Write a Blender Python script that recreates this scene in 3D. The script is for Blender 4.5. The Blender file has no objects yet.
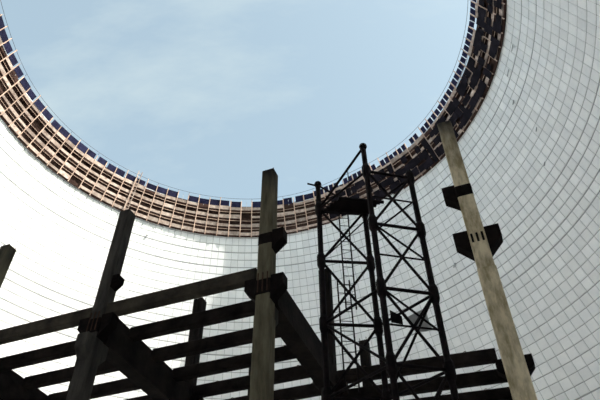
import bpy, math, random
from mathutils import Vector, Matrix
random.seed(7)
scene = bpy.context.scene
col = scene.collection

# ------------------------------------------------------------------ camera
EYE = Vector((0, 0, 1.65))
FPX = 583.0                       # focal length in pixels of the 600x400 frame (a 35 mm lens)
zen = Vector((292 - 300, 200 + 395, -FPX)).normalized()     # zenith in camera space
fwd = Vector((0, 0, -1))
ay = (fwd - fwd.dot(zen) * zen).normalized()
ax = ay.cross(zen)
CAM_R = Matrix((ax, ay, zen))     # camera -> world
cam_data = bpy.data.cameras.new('camera')
cam_data.sensor_width = 36.0
cam_data.lens = 36.0 * FPX / 600.0
cam_data.clip_end = 1000
cam = bpy.data.objects.new('camera', cam_data)
col.objects.link(cam)
cam.matrix_world = Matrix.Translation(EYE) @ CAM_R.to_4x4()
scene.camera = cam

# ------------------------------------------------------------------ sky, sun, exposure
SUN_AZ, SUN_EL = math.radians(-28), math.radians(43)        # from +x, counter-clockwise
SUN_DIR = Vector((math.cos(SUN_EL) * math.cos(SUN_AZ), math.cos(SUN_EL) * math.sin(SUN_AZ), math.sin(SUN_EL)))
world = bpy.data.worlds.new('world')
scene.world = world
world.use_nodes = True
wn, wl = world.node_tree.nodes, world.node_tree.links
wn.clear()
w_out = wn.new('ShaderNodeOutputWorld')
w_bg = wn.new('ShaderNodeBackground')
sky = wn.new('ShaderNodeTexSky')
sky.sky_type = 'NISHITA'
sky.sun_disc = False
sky.sun_elevation = SUN_EL
sky.sun_rotation = math.pi / 2 - SUN_AZ
sky.air_density = 1.0
sky.dust_density = 4.0
sky.ozone_density = 1.0
w_tc = wn.new('ShaderNodeTexCoord')
w_map = wn.new('ShaderNodeMapping')
w_map.inputs['Scale'].default_value = (1.0, 3.2, 2.0)
w_map.inputs['Rotation'].default_value = (0.3, 0.2, 0.9)
w_noise = wn.new('ShaderNodeTexNoise')
w_noise.inputs['Scale'].default_value = 2.2
w_noise.inputs['Detail'].default_value = 6
w_noise.inputs['Roughness'].default_value = 0.6
w_ramp = wn.new('ShaderNodeMapRange')
w_ramp.inputs['From Min'].default_value = 0.50
w_ramp.inputs['From Max'].default_value = 0.80
w_ramp.inputs['To Min'].default_value = 0.36
w_ramp.inputs['To Max'].default_value = 0.74
w_mix = wn.new('ShaderNodeMix')
w_mix.data_type = 'RGBA'
w_mix.inputs['B'].default_value = (2.42, 2.48, 2.86, 1)        # thin cirrus veil
wl.new(w_tc.outputs['Generated'], w_map.inputs['Vector'])
wl.new(w_map.outputs['Vector'], w_noise.inputs['Vector'])
wl.new(w_noise.outputs['Fac'], w_ramp.inputs['Value'])
wl.new(w_ramp.outputs['Result'], w_mix.inputs['Factor'])
wl.new(sky.outputs['Color'], w_mix.inputs['A'])
w_tint = wn.new('ShaderNodeMix')
w_tint.data_type = 'RGBA'
w_tint.blend_type = 'MULTIPLY'
w_tint.inputs['Factor'].default_value = 1.0
w_tint.inputs['B'].default_value = (1.02, 1.15, 0.99, 1)    # colour balance of the film
wl.new(w_mix.outputs['Result'], w_tint.inputs['A'])
wl.new(w_tint.outputs['Result'], w_bg.inputs['Color'])
w_bg.inputs['Strength'].default_value = 0.29
wl.new(w_bg.outputs['Background'], w_out.inputs['Surface'])

sun_data = bpy.data.lights.new('sun', 'SUN')
sun_data.energy = 9.2
sun_data.angle = math.radians(0.55)
sun_data.color = (1.0, 0.95, 0.86)
sun = bpy.data.objects.new('sun', sun_data)
col.objects.link(sun)
sun.rotation_euler = SUN_DIR.to_track_quat('Z', 'Y').to_euler()
sun.location = (60, -40, 120)

vs = scene.view_settings
vs.view_transform = 'Standard'
vs.look = 'None'
vs.exposure = 0.1
vs.gamma = 1.0
vs.use_curve_mapping = False

# ------------------------------------------------------------------ materials
def node_mat(name):
    m = bpy.data.materials.new(name)
    m.use_nodes = True
    nt = m.node_tree
    return m, nt.nodes, nt.links, nt.nodes['Principled BSDF']

def mottled(name, c1, c2, scale=1.0, stretch=(1, 1, 1), rough=0.9, bump=0.3, spread=0.0, metallic=0.0, lo=0.3, hi=0.7, soot=None):
    """two tones mixed by noise, optional random tone for each piece, fine relief"""
    m, N, L, b = node_mat(name)
    g = N.new('ShaderNodeNewGeometry')
    mp = N.new('ShaderNodeMapping')
    mp.inputs['Scale'].default_value = stretch
    L.new(g.outputs['Position'], mp.inputs['Vector'])
    no = N.new('ShaderNodeTexNoise')
    no.inputs['Scale'].default_value = scale
    no.inputs['Detail'].default_value = 6
    no.inputs['Roughness'].default_value = 0.65
    L.new(mp.outputs['Vector'], no.inputs['Vector'])
    mr = N.new('ShaderNodeMapRange')
    mr.inputs['From Min'].default_value = lo
    mr.inputs['From Max'].default_value = hi
    L.new(no.outputs['Fac'], mr.inputs['Value'])
    mx = N.new('ShaderNodeMix')
    mx.data_type = 'RGBA'
    mx.inputs['A'].default_value = (*c1, 1)
    mx.inputs['B'].default_value = (*c2, 1)
    L.new(mr.outputs['Result'], mx.inputs['Factor'])
    out = mx.outputs['Result']
    if soot:                      # sooty stain running down from the head of a column
        sp = N.new('ShaderNodeSeparateXYZ')
        L.new(g.outputs['Position'], sp.inputs[0])
        ns = N.new('ShaderNodeTexNoise')
        ns.inputs['Scale'].default_value = 1.3
        L.new(mp.outputs['Vector'], ns.inputs['Vector'])
        ma = N.new('ShaderNodeMath'); ma.operation = 'MULTIPLY_ADD'
        ma.inputs[1].default_value = 3.0
        L.new(ns.outputs['Fac'], ma.inputs[0])
        L.new(sp.outputs['Z'], ma.inputs[2])
        sr = N.new('ShaderNodeMapRange')
        sr.inputs['From Min'].default_value = soot[0] + 1.5
        sr.inputs['From Max'].default_value = soot[1] + 1.5
        L.new(ma.outputs[0], sr.inputs['Value'])
        m3 = N.new('ShaderNodeMix'); m3.data_type = 'RGBA'
        m3.inputs['B'].default_value = (0.022, 0.022, 0.026, 1)
        L.new(sr.outputs['Result'], m3.inputs['Factor'])
        L.new(out, m3.inputs['A'])
        out = m3.outputs['Result']
    if spread > 0:
        oi = N.new('ShaderNodeObjectInfo')
        ad = N.new('ShaderNodeMath'); ad.operation = 'ADD'
        L.new(oi.outputs['Random'], ad.inputs[0])
        L.new(g.outputs['Random Per Island'], ad.inputs[1])
        fr = N.new('ShaderNodeMath'); fr.operation = 'FRACT'
        L.new(ad.outputs[0], fr.inputs[0])
        r2 = N.new('ShaderNodeMapRange')
        r2.inputs['To Min'].default_value = 1 - spread
        r2.inputs['To Max'].default_value = 1 + spread
        L.new(fr.outputs[0], r2.inputs['Value'])
        hv = N.new('ShaderNodeHueSaturation')
        L.new(r2.outputs['Result'], hv.inputs['Value'])
        L.new(out, hv.inputs['Color'])
        out = hv.outputs['Color']
    L.new(out, b.inputs['Base Color'])
    b.inputs['Roughness'].default_value = rough
    b.inputs['Metallic'].default_value = metallic
    b.inputs['Specular IOR Level'].default_value = 0.08
    if bump > 0:
        n2 = N.new('ShaderNodeTexNoise')
        n2.inputs['Scale'].default_value = scale * 6
        n2.inputs['Detail'].default_value = 4
        L.new(mp.outputs['Vector'], n2.inputs['Vector'])
        bp = N.new('ShaderNodeBump')
        bp.inputs['Strength'].default_value = bump
        bp.inputs['Distance'].default_value = 0.05
        L.new(n2.outputs['Fac'], bp.inputs['Height'])
        L.new(bp.outputs['Normal'], b.inputs['Normal'])
    return m

M = {}
M['panel'] = mottled('pale_panel_concrete', (0.80, 0.815, 0.84), (0.90, 0.905, 0.91), 0.55, rough=0.95, bump=0.4, spread=0.06)
M['joint'] = mottled('joint_concrete', (0.28, 0.29, 0.30), (0.42, 0.43, 0.44), 0.4, rough=1.0, bump=0.2)
M['ground'] = mottled('rubble_ground', (0.50, 0.49, 0.47), (0.66, 0.65, 0.62), 0.6, rough=1.0, bump=0.6)
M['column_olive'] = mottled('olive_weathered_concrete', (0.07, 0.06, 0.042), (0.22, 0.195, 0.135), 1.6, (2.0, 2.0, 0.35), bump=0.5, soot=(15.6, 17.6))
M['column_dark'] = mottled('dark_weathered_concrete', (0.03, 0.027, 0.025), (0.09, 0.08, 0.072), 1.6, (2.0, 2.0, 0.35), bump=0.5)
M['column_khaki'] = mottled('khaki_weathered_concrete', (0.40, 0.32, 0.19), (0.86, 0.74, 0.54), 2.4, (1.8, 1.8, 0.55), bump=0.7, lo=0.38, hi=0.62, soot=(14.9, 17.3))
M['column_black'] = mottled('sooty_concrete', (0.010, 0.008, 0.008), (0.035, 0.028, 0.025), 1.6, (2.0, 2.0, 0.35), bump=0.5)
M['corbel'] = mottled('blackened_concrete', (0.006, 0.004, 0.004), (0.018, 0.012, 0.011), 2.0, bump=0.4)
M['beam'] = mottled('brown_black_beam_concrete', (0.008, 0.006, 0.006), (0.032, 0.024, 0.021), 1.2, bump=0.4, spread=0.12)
M['beam_lit'] = mottled('lit_beam_concrete', (0.025, 0.021, 0.018), (0.085, 0.07, 0.055), 1.2, bump=0.4, spread=0.1)  # lighter copy of the beam concrete: light on the front row put into colour
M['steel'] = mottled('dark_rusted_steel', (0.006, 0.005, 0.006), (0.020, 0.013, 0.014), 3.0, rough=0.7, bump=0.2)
M['rebar'] = mottled('rusty_rebar', (0.04, 0.025, 0.02), (0.09, 0.05, 0.035), 6.0, rough=0.8, bump=0.0)
M['fascia'] = mottled('bleached_pink_boards', (0.27, 0.185, 0.155), (0.68, 0.57, 0.51), 1.6, rough=0.9, bump=0.2, spread=0.28)
M['deck'] = mottled('brown_deck_boards', (0.035, 0.020, 0.018), (0.10, 0.06, 0.05), 1.2, rough=0.9, bump=0.2, spread=0.2)
M['post'] = mottled('pale_rust_tube', (0.50, 0.34, 0.27), (0.72, 0.55, 0.46), 2.0, rough=0.7, bump=0.0, spread=0.15)
M['navy'] = mottled('navy_netting', (0.012, 0.013, 0.035), (0.03, 0.03, 0.075), 1.5, rough=0.9, bump=0.1, spread=0.2)
M['white_frame'] = mottled('pale_frame_paint', (0.5, 0.52, 0.56), (0.66, 0.68, 0.72), 2.0, rough=0.8, bump=0.0)
M['shade'] = mottled('scaffold_shade_black', (0.005, 0.004, 0.007), (0.018, 0.014, 0.02), 1.1, rough=0.8, bump=0.3, spread=0.3)  # near-black colour standing in for shade on the scaffold
M['wire'] = mottled('grey_wire', (0.06, 0.06, 0.08), (0.10, 0.10, 0.12), 2.0, rough=0.6, bump=0.0)
M['sheet'] = mottled('grey_torn_sheet', (0.42, 0.42, 0.43), (0.62, 0.63, 0.64), 3.0, rough=0.9, bump=0.2)

# ------------------------------------------------------------------ mesh helpers
class MB:
    def __init__(s):
        s.v, s.f = [], []
    def add(s, verts, faces):
        o = len(s.v)
        s.v += [Vector(p) for p in verts]
        s.f += [tuple(i + o for i in f) for f in faces]
        return s
    def hexa(s, p):               # p: 4 bottom (ccw from above) + 4 top
        return s.add(p, [(3, 2, 1, 0), (4, 5, 6, 7), (0, 1, 5, 4), (1, 2, 6, 5), (2, 3, 7, 6), (3, 0, 4, 7)])
    def box(s, c, u, v, w, lu, lv, lw, ch=0.0):
        """box about c with unit axes u, v, w and full sizes; ch chamfers the edges along w"""
        c = Vector(c); hu, hv, hw = lu / 2, lv / 2, lw / 2
        if ch <= 0:
            P = [(-hu, -hv), (hu, -hv), (hu, hv), (-hu, hv)]
        else:
            P = [(-hu + ch, -hv), (hu - ch, -hv), (hu, -hv + ch), (hu, hv - ch), (hu - ch, hv), (-hu + ch, hv), (-hu, hv - ch), (-hu, -hv + ch)]
        return s.prism([c + u * a + v * b - w * hw for a, b in P], w * lw)
    def prism(s, base, ext):
        n = len(base)
        base = [Vector(p) for p in base]
        vs_ = base + [p + ext for p in base]
        fs = [tuple(reversed(range(n))), tuple(range(n, 2 * n))]
        fs += [(i, (i + 1) % n, n + (i + 1) % n, n + i) for i in range(n)]
        nrm = (base[1] - base[0]).cross(base[2] - base[1])
        if nrm.dot(ext) < 0:
            fs = [tuple(reversed(f)) for f in fs]
        return s.add(vs_, fs)
    def tube(s, a, b, r, n=8, r2=None):
        a, b = Vector(a), Vector(b)
        d = (b - a).normalized()
        u = d.orthogonal().normalized(); v = d.cross(u)
        r2 = r if r2 is None else r2
        ring = lambda p, q: [p + (u * math.cos(2 * math.pi * k / n) + v * math.sin(2 * math.pi * k / n)) * q for k in range(n)]
        fs = [tuple(reversed(range(n))), tuple(range(n, 2 * n))]
        fs += [(i, (i + 1) % n, n + (i + 1) % n, n + i) for i in range(n)]
        return s.add(ring(a, r) + ring(b, r2), fs)
    def polyline(s, pts, r, n=6, closed=False):
        pts = [Vector(p) for p in pts]
        m = len(pts); vs_ = []
        for i, p in enumerate(pts):
            a = pts[(i - 1) % m] if (closed or i > 0) else p
            b = pts[(i + 1) % m] if (closed or i < m - 1) else p
            d = (b - a).normalized()
            u = d.cross(Vector((0, 0, 1)))
            u = d.orthogonal().normalized() if u.length < 1e-3 else u.normalized()
            w = u.cross(d)
            vs_ += [p + (u * math.cos(2 * math.pi * k / n) + w * math.sin(2 * math.pi * k / n)) * r for k in range(n)]
        fs = []
        for i in range(m if closed else m - 1):
            j = (i + 1) % m
            fs += [(i * n + k, i * n + (k + 1) % n, j * n + (k + 1) % n, j * n + k) for k in range(n)]
        return s.add(vs_, fs)
    def mesh(s, name, origin=(0, 0, 0)):
        o = Vector(origin)
        me = bpy.data.meshes.new(name)
        me.from_pydata([tuple(p - o) for p in s.v], [], s.f)
        me.update()
        return me
    def build(s, name, mat, parent=None, origin=(0, 0, 0)):
        me = s.mesh(name, origin)
        me.materials.append(M[mat])
        return link(name, me, parent, origin)

def link(name, me, parent=None, origin=(0, 0, 0)):
    o = bpy.data.objects.new(name, me)
    col.objects.link(o)
    if parent is not None:
        o.parent = parent
        base = parent.location if parent.parent is None else parent.location + parent.parent.location
        o.location = Vector(origin) - base
    else:
        o.location = Vector(origin)
    return o

def tag(o, label=None, cat=None, group=None, kind=None):
    if label: o['label'] = label
    if cat: o['category'] = cat
    if group: o['group'] = group
    if kind: o['kind'] = kind
    return o

def thing(name, loc, label, cat, group=None):
    o = bpy.data.objects.new(name, None)
    o.empty_display_size = 0.3
    col.objects.link(o)
    o.location = Vector(loc)
    return tag(o, label, cat, group)

def pixel(P):
    c = CAM_R.transposed() @ (Vector(P) - EYE)
    if c.z > -0.01:
        return None
    return (300 - FPX * c.x / c.z, 200 + FPX * c.y / c.z)

def in_frame(P, m=12):
    q = pixel(P)
    return q is not None and -m < q[0] < 600 + m and -m < q[1] < 400 + m

# ------------------------------------------------------------------ the cooling tower shell
HT = 70.0                                        # rim height above the eye
AX = Vector((-0.1181 * HT, 0.5833 * HT, 0))      # tower axis
def zh(h): return h * HT + EYE.z
def rwall(z):                                    # hyperboloid, inner face
    h = (z - EYE.z) / HT
    return 0.993 * HT * math.sqrt(0.0566 + 0.189 * (h - 1.9) ** 2)
def cyl(r, phi, z): return Vector((AX.x + r * math.cos(phi), AX.y + r * math.sin(phi), z))
def rise(phi):                                   # the work front stands higher on one stretch
    d = (math.degrees(phi) - 56 + 180) % 360 - 180
    e = (math.degrees(phi) - 186 + 180) % 360 - 180
    return 1.0 * math.exp(-(d / 15.0) ** 2) + 1.3 * math.exp(-(e / 16.0) ** 2)

ground = MB()
n = 72
ground.add([cyl(90, 2 * math.pi * k / n, 0) for k in range(n)], [tuple(range(n))])
tag(ground.build('floor', 'ground'), 'dark rubble ground inside the cooling tower', 'ground', kind='structure')

# backing shell: joints show it between the panels; closed with an outer face and a top
NS = 200
COURSE = 1.2
WALL_TOP = zh(0.996)
zs = [i * COURSE for i in range(int(WALL_TOP / COURSE) + 1)]
shell = MB()
for z in zs:
    for k in range(NS):
        shell.v.append(cyl(rwall(z) + 0.05, 2 * math.pi * k / NS, z))
for z in zs:
    for k in range(NS):
        shell.v.append(cyl(rwall(z) + 0.45, 2 * math.pi * k / NS, z))
nz = len(zs)
for i in range(nz - 1):
    for k in range(NS):
        a, b = i * NS + k, i * NS + (k + 1) % NS
        shell.f.append((b, a, a + NS, b + NS))
        o = nz * NS
        shell.f.append((o + a, o + b, o + b + NS, o + a + NS))
for k in range(NS):
    a, b = (nz - 1) * NS + k, (nz - 1) * NS + (k + 1) % NS
    shell.f.append((a, b, b + nz * NS, a + nz * NS)[::-1])
wall = shell.build('wall_tower', 'joint', None, AX)
tag(wall, 'huge curved cooling tower wall of pale concrete panels', 'wall', kind='structure')

GAP = [random.choice((.03, .035, .045, .075)) for z in zs] + [.04]
def panel_geo(i, k, out, inset=0.0):
    """one cast panel of course i at sector k: a slightly pillowed face with bevelled edges"""
    z0, z1 = zs[i] + GAP[i], zs[i] + COURSE - GAP[i + 1]
    p0, p1 = 2 * math.pi * k / NS, 2 * math.pi * (k + 1) / NS
    g = 0.022 / rwall(z0)
    b = 0.03; gb = b / rwall(z0)
    q = []
    for zz, ph, d in ((z0, p0 + g, .05), (z0, p1 - g, .05), (z1, p1 - g, .05), (z1, p0 + g, .05),
                      (z0 + b, p0 + g + gb, inset), (z0 + b, p1 - g - gb, inset), (z1 - b, p1 - g - gb, inset), (z1 - b, p0 + g + gb, inset)):
        q.append(cyl(rwall(zz) + d, ph, zz))
    out.add(q, [(7, 6, 5, 4), (4, 5, 1, 0), (5, 6, 2, 1), (6, 7, 3, 2), (7, 4, 0, 3)])

cand = []
SCAF_LOW = zh(0.92)
for i in range(nz - 1):
    for k in range(NS):
        zc = zs[i] + COURSE / 2
        ph = 2 * math.pi * (k + .5) / NS
        c = cyl(rwall(zc), ph, zc)
        area = 0
        if in_frame(c, -3) and zs[i] + COURSE < SCAF_LOW + rise(ph):
            nrm = (Vector((AX.x, AX.y, zc)) - c)
            nrm.z -= 0.35 * nrm.length
            nrm.normalize()
            v = EYE - c
            if v.dot(nrm) > 0:
                area = v.normalized().dot(nrm) / v.length ** 2
        cand.append((area, i, k))
cand.sort(reverse=True)
single = {(i, k) for a, i, k in cand[:300]}
rest = MB()
for a, i, k in cand:
    if (i, k) not in single:
        panel_geo(i, k, rest, random.choice((0, 0, 0.008, -0.01)))
tag(rest.build('concrete_panel_field', 'panel', wall, AX), kind='stuff')
course_mesh = {}
for i, k in sorted(single):
    if i not in course_mesh:
        b = MB(); panel_geo(i, 0, b)
        me = b.mesh('concrete_panel', AX); me.materials.append(M['panel'])
        course_mesh[i] = me
    o = link('concrete_panel', course_mesh[i], wall, AX)
    o.rotation_euler.z = 2 * math.pi * k / NS

# holes and rope ends left on the wall below the scaffold
def on_wall(px, py):
    d = CAM_R @ Vector((px - 300, 200 - py, -FPX))
    d /= d.z
    lo = None
    for s in range(200, 9000):
        P = EYE + d * (s * 0.01)
        if math.hypot(P.x - AX.x, P.y - AX.y) > rwall(P.z):
            return P
for px_, py_, L_, w_ in ((513, 46, 1.6, .30), (509, 70, 2.4, .10), (514, 101, 1.2, .22), (455, 264, 1.3, .30), (545, 163, .9, .2), (148, 234, .9, .3), (537, 128, 1.2, .1)):
    P = on_wall(px_, py_)
    inn = (Vector((AX.x, AX.y, P.z)) - P).normalized()
    side = Vector((0, 0, 1)).cross(inn)
    b = MB()
    up = (Vector((0, 0, 1)) - inn * 0.35 + side * 0.15).normalized()
    b.box(P + inn * 0.05, side, inn, up, w_, 0.12, L_, 0.03)
    b.build('wall_bracket', 'joint', wall, P)

# ------------------------------------------------------------------ scaffold ring at the rim
NB = 108
ring_t = thing('rim_scaffold', (AX.x, AX.y, SCAF_LOW), 'ring of wooden scaffold tiers hung inside the tower rim', 'scaffold')
def rin(h): return HT * (0.4795 - (h - 0.92) / 0.08 * 0.0394)       # inner edge leans inward
TIERS = [0.922, 0.941, 0.960, 0.979]
lights = {}
def arc_box(mb, r0, r1, p0, p1, z0, z1, r0b=None, r1b=None):
    r0b = r0 if r0b is None else r0b; r1b = r1 if r1b is None else r1b
    mb.hexa([cyl(r0, p0, z0), cyl(r1, p0, z0), cyl(r1, p1, z0), cyl(r0, p1, z0),
             cyl(r0b, p0, z1), cyl(r1b, p0, z1), cyl(r1b, p1, z1), cyl(r0b, p1, z1)])
far = {}
def put(name, mat, mb, seen, ref, child_of=None):
    if seen:
        return mb.build(name, mat, child_of or ring_t, ref)
    far.setdefault((name, mat), MB()).add(mb.v, mb.f)
    return None
rnd = random.Random(3)
for k in range(NB):
    p0, p1 = 2 * math.pi * k / NB, 2 * math.pi * (k + 1) / NB
    pc = (p0 + p1) / 2
    rs = rise(pc)
    pdeg = math.degrees(pc)
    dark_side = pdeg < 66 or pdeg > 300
    seen = any(in_frame(cyl(rin(h), pp, zh(h) + rs), 4) for h in (0.92, 0.96, 1.0) for pp in (p0, p1))
    gap = 0.03 / rin(0.95)
    for t, h in enumerate(TIERS):
        z = zh(h) + rs
        jz, jr = rnd.uniform(-.05, .05), rnd.uniform(-.08, .08)
        # deck boards from the inner edge back to the wall
        mb = MB(); arc_box(mb, rin(h) + jr, rwall(z) - 0.02, p0 + gap, p1 - gap, z + jz, z + jz + 0.07)
        d = put('deck', 'deck', mb, seen, cyl(rin(h), pc, z))
        # joist below the deck edge
        mb = MB(); arc_box(mb, rin(h) + .12, rin(h) + .24, p0, p1, z + jz - 0.16, z + jz - 0.0)
        put('joist', 'deck', mb, seen, cyl(rin(h), pc, z), d)
        # fascia board standing on the inner edge
        fh = rnd.uniform(.32, .62)
        mb = MB()
        h2 = h + fh / HT
        a, b = rnd.uniform(0, .12), rnd.uniform(0, .12)
        arc_box(mb, rin(h) - .03, rin(h) + .02, p0 + gap * (1 + 6 * a), p1 - gap * (1 + 6 * b), z + .02, z + fh, rin(h2) - .03, rin(h2) + .02)
        if rnd.random() > .08:
            put('fascia_board', 'fascia', mb, seen, cyl(rin(h), pc, z))
        # thin rail
        if t == 3:
            continue
        mb = MB()
        h3 = h + .95 / HT
        mb.tube(cyl(rin(h3) - .05, p0, z + .95), cyl(rin(h3) - .05, p1, z + .95), .035, 5)
        put('rail', 'post', mb, seen, cyl(rin(h3), pc, z + .95))
    # brown sheets added behind the decks to darken the shaded gaps
    mb = MB(); za, zb = zh(.921) + rs, zh(.996) + rs
    arc_box(mb, rwall(za) - .07, rwall(za) - .03, p0, p1, za, zb, rwall(zb) - .07, rwall(zb) - .03)
    put('shade_backing', 'deck', mb, seen, cyl(rwall(za), pc, za))
    # post along the leaning inner face
    hp = 1.0 + rnd.uniform(-.004, .006)
    mb = MB(); mb.tube(cyl(rin(.918) - .07, p0, zh(.918) + rs), cyl(rin(hp) - .07, p0, zh(hp) + rs), .075, 6)
    put('post', 'post', mb, seen, cyl(rin(.918), p0, zh(.918) + rs))
    # netting panels on the top guard rail: long ones, or short ones with gaps along the dark stretch
    z0 = zh(.9865) + rs; z1 = zh(1.0) + rs - rnd.uniform(0, .25)
    cuts = ((.04, .44), (.54, .94)) if dark_side else ((rnd.choice((0, 0, .02, .15)), rnd.choice((1, 1, .98, .8))),)
    for a, b in cuts:
        if rnd.random() > (.16 if dark_side else .06):
            q0, q1 = p0 + (p1 - p0) * a, p0 + (p1 - p0) * b
            mb = MB(); arc_box(mb, rin(.9865), rin(.9865) + .05, q0, q1, z0 - .1 + rnd.uniform(0, .2), z1, rin(1.), rin(1.) + .05)
            put('net_panel', 'navy', mb, seen, cyl(rin(.99), (q0 + q1) / 2, z0))
    for q in (p0, pc):
        mb = MB(); mb.tube(cyl(rin(.984) + .1, q, zh(.984) + rs), cyl(rin(1.0) + .1, q, zh(1.0) + rs + rnd.uniform(-.3, .3)), .035, 5)
        put('guard_stake', 'white_frame', mb, seen, cyl(rin(.984), q, zh(.984) + rs))
    mb = MB(); arc_box(mb, rin(.985), rin(.985) + .1, p0, p1, z0 - .12, z0 - .02)
    if rnd.random() > .25:
        put('guard_board', 'white_frame', mb, seen, cyl(rin(.985), pc, z0))
    # near-black sheets added over the inner face as the shade of this stretch
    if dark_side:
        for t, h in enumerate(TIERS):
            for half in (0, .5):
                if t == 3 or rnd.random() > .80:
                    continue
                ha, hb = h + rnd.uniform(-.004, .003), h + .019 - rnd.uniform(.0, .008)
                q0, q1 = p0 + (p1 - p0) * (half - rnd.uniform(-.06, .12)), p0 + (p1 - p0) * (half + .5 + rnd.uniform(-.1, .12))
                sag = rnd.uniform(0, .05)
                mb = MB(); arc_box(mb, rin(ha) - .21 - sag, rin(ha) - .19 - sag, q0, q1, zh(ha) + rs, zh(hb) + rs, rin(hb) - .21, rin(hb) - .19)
                put('shade_sheet', 'shade', mb, seen, cyl(rin(ha), (q0 + q1) / 2, zh(ha) + rs))
for (name, mat), mb in far.items():
    tag(mb.build(name + '_row', mat, ring_t, (AX.x, AX.y, SCAF_LOW)), kind='stuff')
# safety wire strung above the guard
for hw, rw in ((1.005, .4368),):
    mb = MB()
    mb.polyline([cyl(rw * HT, 2 * math.pi * k / 216, zh(hw) + rise(2 * math.pi * k / 216)) for k in range(216)], .03, 5, True)
    mb.build('safety_wire', 'wire', ring_t, (AX.x, AX.y, SCAF_LOW))
for k in range(0, NB, 3):
    p = 2 * math.pi * k / NB
    mb = MB(); mb.tube(cyl(rin(1.0), p, zh(1.0) + rise(p)), cyl(.4368 * HT, p, zh(1.005) + rise(p)), .025, 5)
    if in_frame(cyl(rin(1.), p, zh(1.)), 4):
        mb.build('wire_stake', 'wire', ring_t, cyl(rin(1.0), p, zh(1.0)))

# pale hoist ladder leaning on the scaffold
lad = thing('hoist_ladder', cyl(rin(.92) - .25, math.radians(126.4), zh(.92)), 'pale hoist ladder standing up the left scaffold tiers', 'ladder')
for dphi in (-.55, .55):
    p = math.radians(126.4 + dphi)
    mb = MB(); mb.tube(cyl(rin(.92) - .25, p, zh(.92)), cyl(rin(1.012) - .25, p, zh(1.012)), .07, 6)
    mb.build('stringer', 'fascia', lad, cyl(rin(.92) - .25, p, zh(.92)))
for s in range(12):
    h = .924 + s * .0075
    mb = MB(); mb.tube(cyl(rin(h) - .25, math.radians(125.85), zh(h)), cyl(rin(h) - .25, math.radians(126.95), zh(h)), .04, 5)
    mb.build('rung', 'fascia', lad, cyl(rin(h) - .25, math.radians(126.4), zh(h)))

# ------------------------------------------------------------------ precast frame: columns, girders, beams
HC = 15.3                                        # column top above the eye
def U(x, y, z): return Vector((x * HC, y * HC, z * HC + EYE.z))
E1 = Vector((-0.362, 0.1315, 0)).normalized()    # along the rows, to the left
E2 = Vector((0.136, 0.379, 0)); E2 = (E2 - E2.dot(E1) * E1).normalized()
UP = Vector((0, 0, 1))
GRID = {(0, 0): (-.069, .932), (1, 0): (-.431, 1.062), (2, 0): (-.776, 1.190), (-1, 0): (.318, .799),
        (0, 1): (.067, 1.311), (1, 1): (-.300, 1.443), (2, 1): (-.655, 1.574), (-1, 1): (.478, 1.200),
        (0, 2): (.203, 1.690), (1, 2): (-.163, 1.822), (2, 2): (-.525, 1.953), (-1, 2): (.632, 1.588)}
def gxy(i, j): return Vector((GRID[i, j][0], GRID[i, j][1], 0)) * HC
L_ROW = 0.662                                    # seat in the far right bay
L_COR = 0.694                                    # seat of the beams
CW = 0.45
def corbel(par, base, axis, zt, zb, zo, length, mat='corbel', w=0.36):
    """bracket with a level top and a sloping underside; zt/zb at the column, zo at the tip"""
    side = UP.cross(axis)
    f0 = base + axis * (CW / 2 - .02)
    zt, zb, zo = [z * HC + EYE.z for z in (zt, zb, zo)]
    P = lambda d, z: Vector((f0.x, f0.y, z)) + axis * d - side * (w / 2)
    mb = MB(); mb.prism([P(0, zb), P(length, zo), P(length, zt), P(0, zt)], side * w)
    mb.build('corbel', mat, par, Vector((f0.x, f0.y, zb)))
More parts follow.
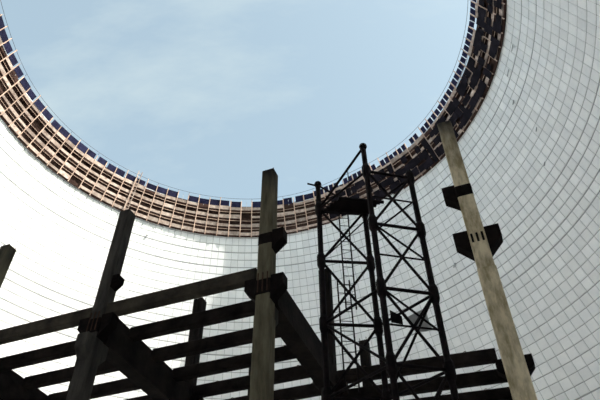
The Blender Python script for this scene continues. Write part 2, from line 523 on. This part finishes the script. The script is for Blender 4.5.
def column(i, j, mat, label, upper=(), lower=(1, -1), gird=(), step=0.605, topz=1.0, mid=True, small=False, seat=None, low=()):
    b = gxy(i, j)
    t = thing('concrete_post', (b.x, b.y, 0), label, 'column', 'precast columns of the inner frame')
    zt, zs_ = topz * HC + EYE.z, step * HC + EYE.z
    mb = MB(); mb.box(Vector((b.x, b.y, zs_ / 2)), E1, E2, UP, CW + .04, CW + .04, zs_, .03)
    mb.build('shaft', mat, t, (b.x, b.y, 0))
    mb = MB(); mb.box(Vector((b.x, b.y, (zs_ + zt) / 2)), E1, E2, UP, CW, CW, zt - zs_, .03)
    mb.build('shaft', mat, t, (b.x, b.y, zs_))
    for s in upper:
        if small: corbel(t, b, E1 * s, .797, .765, .782, .26)
        else: corbel(t, b, E1 * s, .812, .762, .785, .40)
    if upper and not small:
        mb = MB(); mb.box(Vector((b.x, b.y, .79 * HC + EYE.z)), E1, E2, UP, CW + .02, CW + .02, .42, .03)
        mb.build('collar', 'corbel', t, (b.x, b.y, .79 * HC + EYE.z))
    for s in lower:
        st = (seat or {}).get(s, L_COR)
        corbel(t, b, E1 * s, st, st - .055, st - .025, .42)
    if lower and mid:
        mb = MB(); mb.box(Vector((b.x, b.y, .668 * HC + EYE.z)), E1, E2, UP, CW + .06, CW + .06, .5, .03)
        cb = mb.build('collar', 'corbel', t, (b.x, b.y, .668 * HC + EYE.z))
        for q in (-.15, 0, .15):
            P = Vector((b.x, b.y, 0)) - E2 * (CW / 2 + .035) + E1 * q
            m2 = MB(); m2.tube(P + UP * (.655 * HC + EYE.z), P + UP * (.70 * HC + EYE.z), .022, 6)
            m2.build('tie_bar', 'rebar', cb, P + UP * (.655 * HC + EYE.z))
    if lower and not mid:
        for q in (-.14, 0, .14):
            P = Vector((b.x, b.y, .672 * HC + EYE.z)) - E2 * (CW / 2 - .005) + E1 * q
            m2 = MB(); m2.box(P, E1, E2, UP, .06, .04, .3)
            m2.build('anchor_slot', 'corbel', t, P)
    for s in gird:
        dz = L_ROW - L_COR if s in low else 0
        corbel(t, b, E2 * s, .640 + dz, .585 + dz, .612 + dz, .34, 'column_dark', .40)
    for q in ((-.16, -.16), (.16, -.16), (.16, .16), (-.16, .16), (0, .1)):
        P = Vector((b.x, b.y, zt - .02)) + E1 * q[0] + E2 * q[1]
        mb = MB(); mb.tube(P, P + UP * random.uniform(.08, .24) + E1 * random.uniform(-.04, .04), .014, 5)
        mb.build('rebar_stub', 'rebar', t, P)
    return t
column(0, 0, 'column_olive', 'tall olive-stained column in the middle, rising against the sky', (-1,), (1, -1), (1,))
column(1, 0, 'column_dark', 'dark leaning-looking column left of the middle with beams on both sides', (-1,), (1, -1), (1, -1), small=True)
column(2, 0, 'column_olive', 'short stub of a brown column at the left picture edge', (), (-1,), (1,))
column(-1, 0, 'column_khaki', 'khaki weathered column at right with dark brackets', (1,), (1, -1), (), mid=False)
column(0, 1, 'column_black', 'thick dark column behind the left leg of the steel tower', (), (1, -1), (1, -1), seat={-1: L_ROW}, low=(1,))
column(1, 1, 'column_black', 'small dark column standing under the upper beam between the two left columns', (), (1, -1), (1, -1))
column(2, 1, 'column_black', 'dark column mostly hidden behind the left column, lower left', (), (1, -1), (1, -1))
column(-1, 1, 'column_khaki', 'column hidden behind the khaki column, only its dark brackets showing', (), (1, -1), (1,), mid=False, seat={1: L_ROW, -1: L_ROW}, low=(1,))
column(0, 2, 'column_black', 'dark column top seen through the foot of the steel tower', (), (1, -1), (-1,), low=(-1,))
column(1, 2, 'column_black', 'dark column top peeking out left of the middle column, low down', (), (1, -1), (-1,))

def loops(par, a, b, z):
    for q in (.18, .82):
        P = a.lerp(b, q); d = (b - a).normalized()
        mb = MB(); mb.polyline([Vector((P.x, P.y, z - .02)) + d * (.07 * math.cos(x)) + UP * (.11 * math.sin(x)) for x in [math.pi * k / 6 for k in range(7)]], .014, 5)
        mb.build('lifting_loop', 'rebar', par, Vector((P.x, P.y, z)))
BH, BW = 0.46, 0.30
def beam(a, b, label, z0=L_COR, mat='beam'):
    """beam from plan point a to b, seat at z0"""
    z = z0 * HC + EYE.z
    d = (b - a).normalized(); s = UP.cross(d)
    c = (a + b) / 2 + UP * (z + BH / 2)
    mb = MB(); mb.box(c, s, UP, d, BW, BH, (b - a).length, .03)
    t = thing('concrete_crossbeam', (c.x, c.y, z), label, 'beam', 'cross beams resting on the frame')
    mb.build('beam_body', mat, t, c)
    loops(t, a, b, z + BH)
    return t
GB, GT = 0.640, 0.719
def girder(i, j, label, dz=0.0):
    a = gxy(i, j); b = gxy(i, j + 1)
    d = (b - a).normalized(); s = UP.cross(d)
    a, b = a + d * (CW / 2 + .05), b - d * (CW / 2 + .05)
    z0, zl, z1 = [(q + dz) * HC + EYE.z for q in (GB, L_COR, GT)]
    P = lambda u, z: Vector((a.x, a.y, z)) + s * u
    t = thing('girder', ((a.x + b.x) / 2, (a.y + b.y) / 2, z0), label, 'girder', 'girders running back from the columns')
    mb = MB(); mb.prism([P(-.29, z0), P(.29, z0), P(.29, zl), P(.20, zl), P(.20, z1), P(-.20, z1), P(-.20, zl), P(-.29, zl)], b - a)
    mb.build('girder_body', 'beam', t, (a + b) / 2 + UP * z0)
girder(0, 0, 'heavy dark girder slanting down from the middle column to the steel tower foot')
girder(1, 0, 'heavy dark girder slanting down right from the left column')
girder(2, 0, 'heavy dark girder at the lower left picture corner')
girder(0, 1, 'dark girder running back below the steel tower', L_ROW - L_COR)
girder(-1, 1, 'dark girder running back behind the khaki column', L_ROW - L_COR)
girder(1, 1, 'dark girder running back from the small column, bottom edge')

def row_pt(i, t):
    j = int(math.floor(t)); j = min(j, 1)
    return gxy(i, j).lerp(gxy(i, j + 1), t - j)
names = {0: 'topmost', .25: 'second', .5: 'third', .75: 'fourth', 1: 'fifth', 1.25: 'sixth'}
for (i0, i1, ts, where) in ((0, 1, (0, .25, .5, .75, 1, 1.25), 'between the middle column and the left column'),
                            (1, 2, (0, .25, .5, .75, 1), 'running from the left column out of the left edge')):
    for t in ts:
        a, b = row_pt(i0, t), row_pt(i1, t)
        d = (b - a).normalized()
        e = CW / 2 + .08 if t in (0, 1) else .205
        beam(a + d * e, b - d * e, '%s dark concrete beam %s' % (names[t], where), mat='beam_lit' if t == 0 else 'beam')
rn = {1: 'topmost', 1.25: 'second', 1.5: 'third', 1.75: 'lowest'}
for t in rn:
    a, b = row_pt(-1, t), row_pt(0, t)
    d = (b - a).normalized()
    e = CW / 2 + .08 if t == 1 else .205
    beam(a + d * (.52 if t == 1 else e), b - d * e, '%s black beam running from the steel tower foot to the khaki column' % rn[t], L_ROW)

# ------------------------------------------------------------------ steel lattice tower
TL, TN, TR, TB = (.047, 1.054), (.1555, .9275), (.261, .951), (.161, 1.065)
tc = U((TL[0] + TR[0]) / 2, (TL[1] + TR[1]) / 2, 0)
tower = thing('lattice_tower', (tc.x, tc.y, 0), 'black steel lattice tower with braced legs in front of the rim', 'tower')
LEV = [1.0, .836, .668, .505, .34, .17, 0.0]
def T(leg, z): return U(leg[0], leg[1], z)
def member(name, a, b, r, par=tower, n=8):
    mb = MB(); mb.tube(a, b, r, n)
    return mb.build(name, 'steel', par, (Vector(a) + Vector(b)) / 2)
def ball(mb, c, r):
    c = Vector(c); n, m = 10, 6
    vs_ = [c + Vector((0, 0, -r))]
    for i in range(1, m):
        th = math.pi * i / m
        vs_ += [c + Vector((r * math.sin(th) * math.cos(2 * math.pi * k / n), r * math.sin(th) * math.sin(2 * math.pi * k / n), -r * math.cos(th))) for k in range(n)]
    vs_.append(c + Vector((0, 0, r)))
    fs = [(0, 1 + (k + 1) % n, 1 + k) for k in range(n)]
    for i in range(m - 2):
        fs += [(1 + i * n + k, 1 + i * n + (k + 1) % n, 1 + (i + 1) * n + (k + 1) % n, 1 + (i + 1) * n + k) for k in range(n)]
    e = len(vs_) - 1
    fs += [(1 + (m - 2) * n + k, 1 + (m - 2) * n + (k + 1) % n, e) for k in range(n)]
    mb.add(vs_, fs)
LR = .098
for leg, tz in ((TL, 1.088), (TN, 1.088), (TR, 1.005), (TB, 1.005)):
    lg = member('leg', Vector((*T(leg, 0).xy, 0)), T(leg, tz), LR, tower, 10)
    mb = MB(); ball(mb, T(leg, tz), .15)
    mb.build('knob', 'steel', lg, T(leg, tz))
    for z in LEV[:-1]:
        mb = MB()
        mb.tube(T(leg, z - .012), T(leg, z + .012), .155, 10)
        mb.tube(T(leg, z - .022), T(leg, z - .012), .10, 10, .155)
        mb.tube(T(leg, z + .012), T(leg, z + .022), .155, 10, .10)
        mb.build('flange', 'steel', lg, T(leg, z))
faces = ((TN, TR), (TL, TB), (TL, TN), (TR, TB))
for fi, (a, b) in enumerate(faces):
    for q in range(len(LEV) - 1):
        z1, z0 = LEV[q], LEV[q + 1]
        if not (q == 1 and fi > 1):
            member('horizontal_brace', T(a, z1), T(b, z1), .055 if fi < 2 else .045)
        if fi < 2:
            member('diagonal_brace', T(a, z1), T(b, z0), .048)
            member('diagonal_brace', T(a, z0), T(b, z1), .048)
        elif q >= 2:
            member('diagonal_brace', T(a, z1), T(b, z0), .04)
        if fi == 0:
            member('tie_rod', T(a, (z1 + z0) / 2), T(b, (z1 + z0) / 2), .03)
member('tie_rod', T(TR, .925), T(TN, .765 / .92 - .02), .03)
member('tie_rod', T(TB, .97), T(TL, .836), .025)
member('diagonal_brace', T(TN, 1.085), T(TL, 1.0), .05)
member('diagonal_brace', T(TL, 1.085), T(TB, 1.0), .04)
member('tie_rod', T(TN, .836), T(TR, .75), .035)
member('tie_rod', T(TN, .668), T(TR, .58), .035)
# small work platform under the top frame
for s in range(5):
    f0 = .04 + s * .085
    a = T(TL, .992).lerp(T(TN, .992), f0); b = T(TB, .992).lerp(T(TR, .992), f0)
    d = (b - a).normalized(); w = UP.cross(d)
    mb = MB(); mb.box((a + b) / 2 - UP * .05, w, UP, d, .19, .06, (b - a).length - .1)
    mb.build('plank', 'steel', tower, (a + b) / 2)
for f0 in (.1, .42):
    a = T(TL, .985).lerp(T(TN, .985), f0); b = T(TB, .985).lerp(T(TR, .985), f0)
    member('plank_bearer', a, b, .06)
# pipe ends sticking out of the left leg head
member('pipe_stub', T(TL, 1.082), T(TL, 1.082) + Vector((-.42, -.1, .05)), .035)
mb = MB()
mb.prism([U(.176, .985, .655), U(.198, .985, .64), U(.198, .985, .622), U(.176, .985, .628)], Vector((.0, .04, 0)))
mb.build('gusset_plate', 'steel', tower, U(.187, .985, .64))

# gin-pole rope from the tower head
a, b = U(.118, .975, 1.05), U(.118, .975, .985)
member('hanging_rope', a, b, .018, tower, 5)

# ladders inside the tower
def ladder(px_a, z_a, z_b, label, w=.38, tilt=0.0):
    base = U(px_a[0], px_a[1], z_b)
    t = thing('steel_ladder', base, label, 'ladder', 'ladders inside the lattice tower')
    side = Vector((1, .1, 0)).normalized()
    lean = Vector((.0, tilt, 0))
    top = U(px_a[0], px_a[1], z_a) + lean
    for s in (-1, 1):
        mb = MB(); mb.tube(base + side * (s * w / 2), top + side * (s * w / 2), .026, 6)
        mb.build('stringer', 'steel', t, base + side * (s * w / 2))
    nr = int((top - base).length / .38)
    for k in range(nr):
        c = base.lerp(top, (k + .5) / nr)
        mb = MB(); mb.tube(c - side * w / 2, c + side * w / 2 + UP * .0, .014, 5)
        mb.build('rung', 'steel', t, c)
ladder((.106, 1.048), 1.0, .70, 'thin ladder inside the upper half of the steel tower', .34)
ladder((.096, 1.06), .80, .52, 'thin ladder inside the lower half of the steel tower, left', .42, .3)
# grey sheet torn and caught on the braces
mb = MB()
q = [U(.205, .99, .639), U(.248, .99, .662), U(.253, .99, .611), U(.222, .99, .606)]
mb.prism(q, Vector((0.01, .03, .0)))
tag(mb.build('torn_sheet', 'sheet', None, q[0]), 'grey torn sheet caught in the braces of the steel tower', 'sheet')
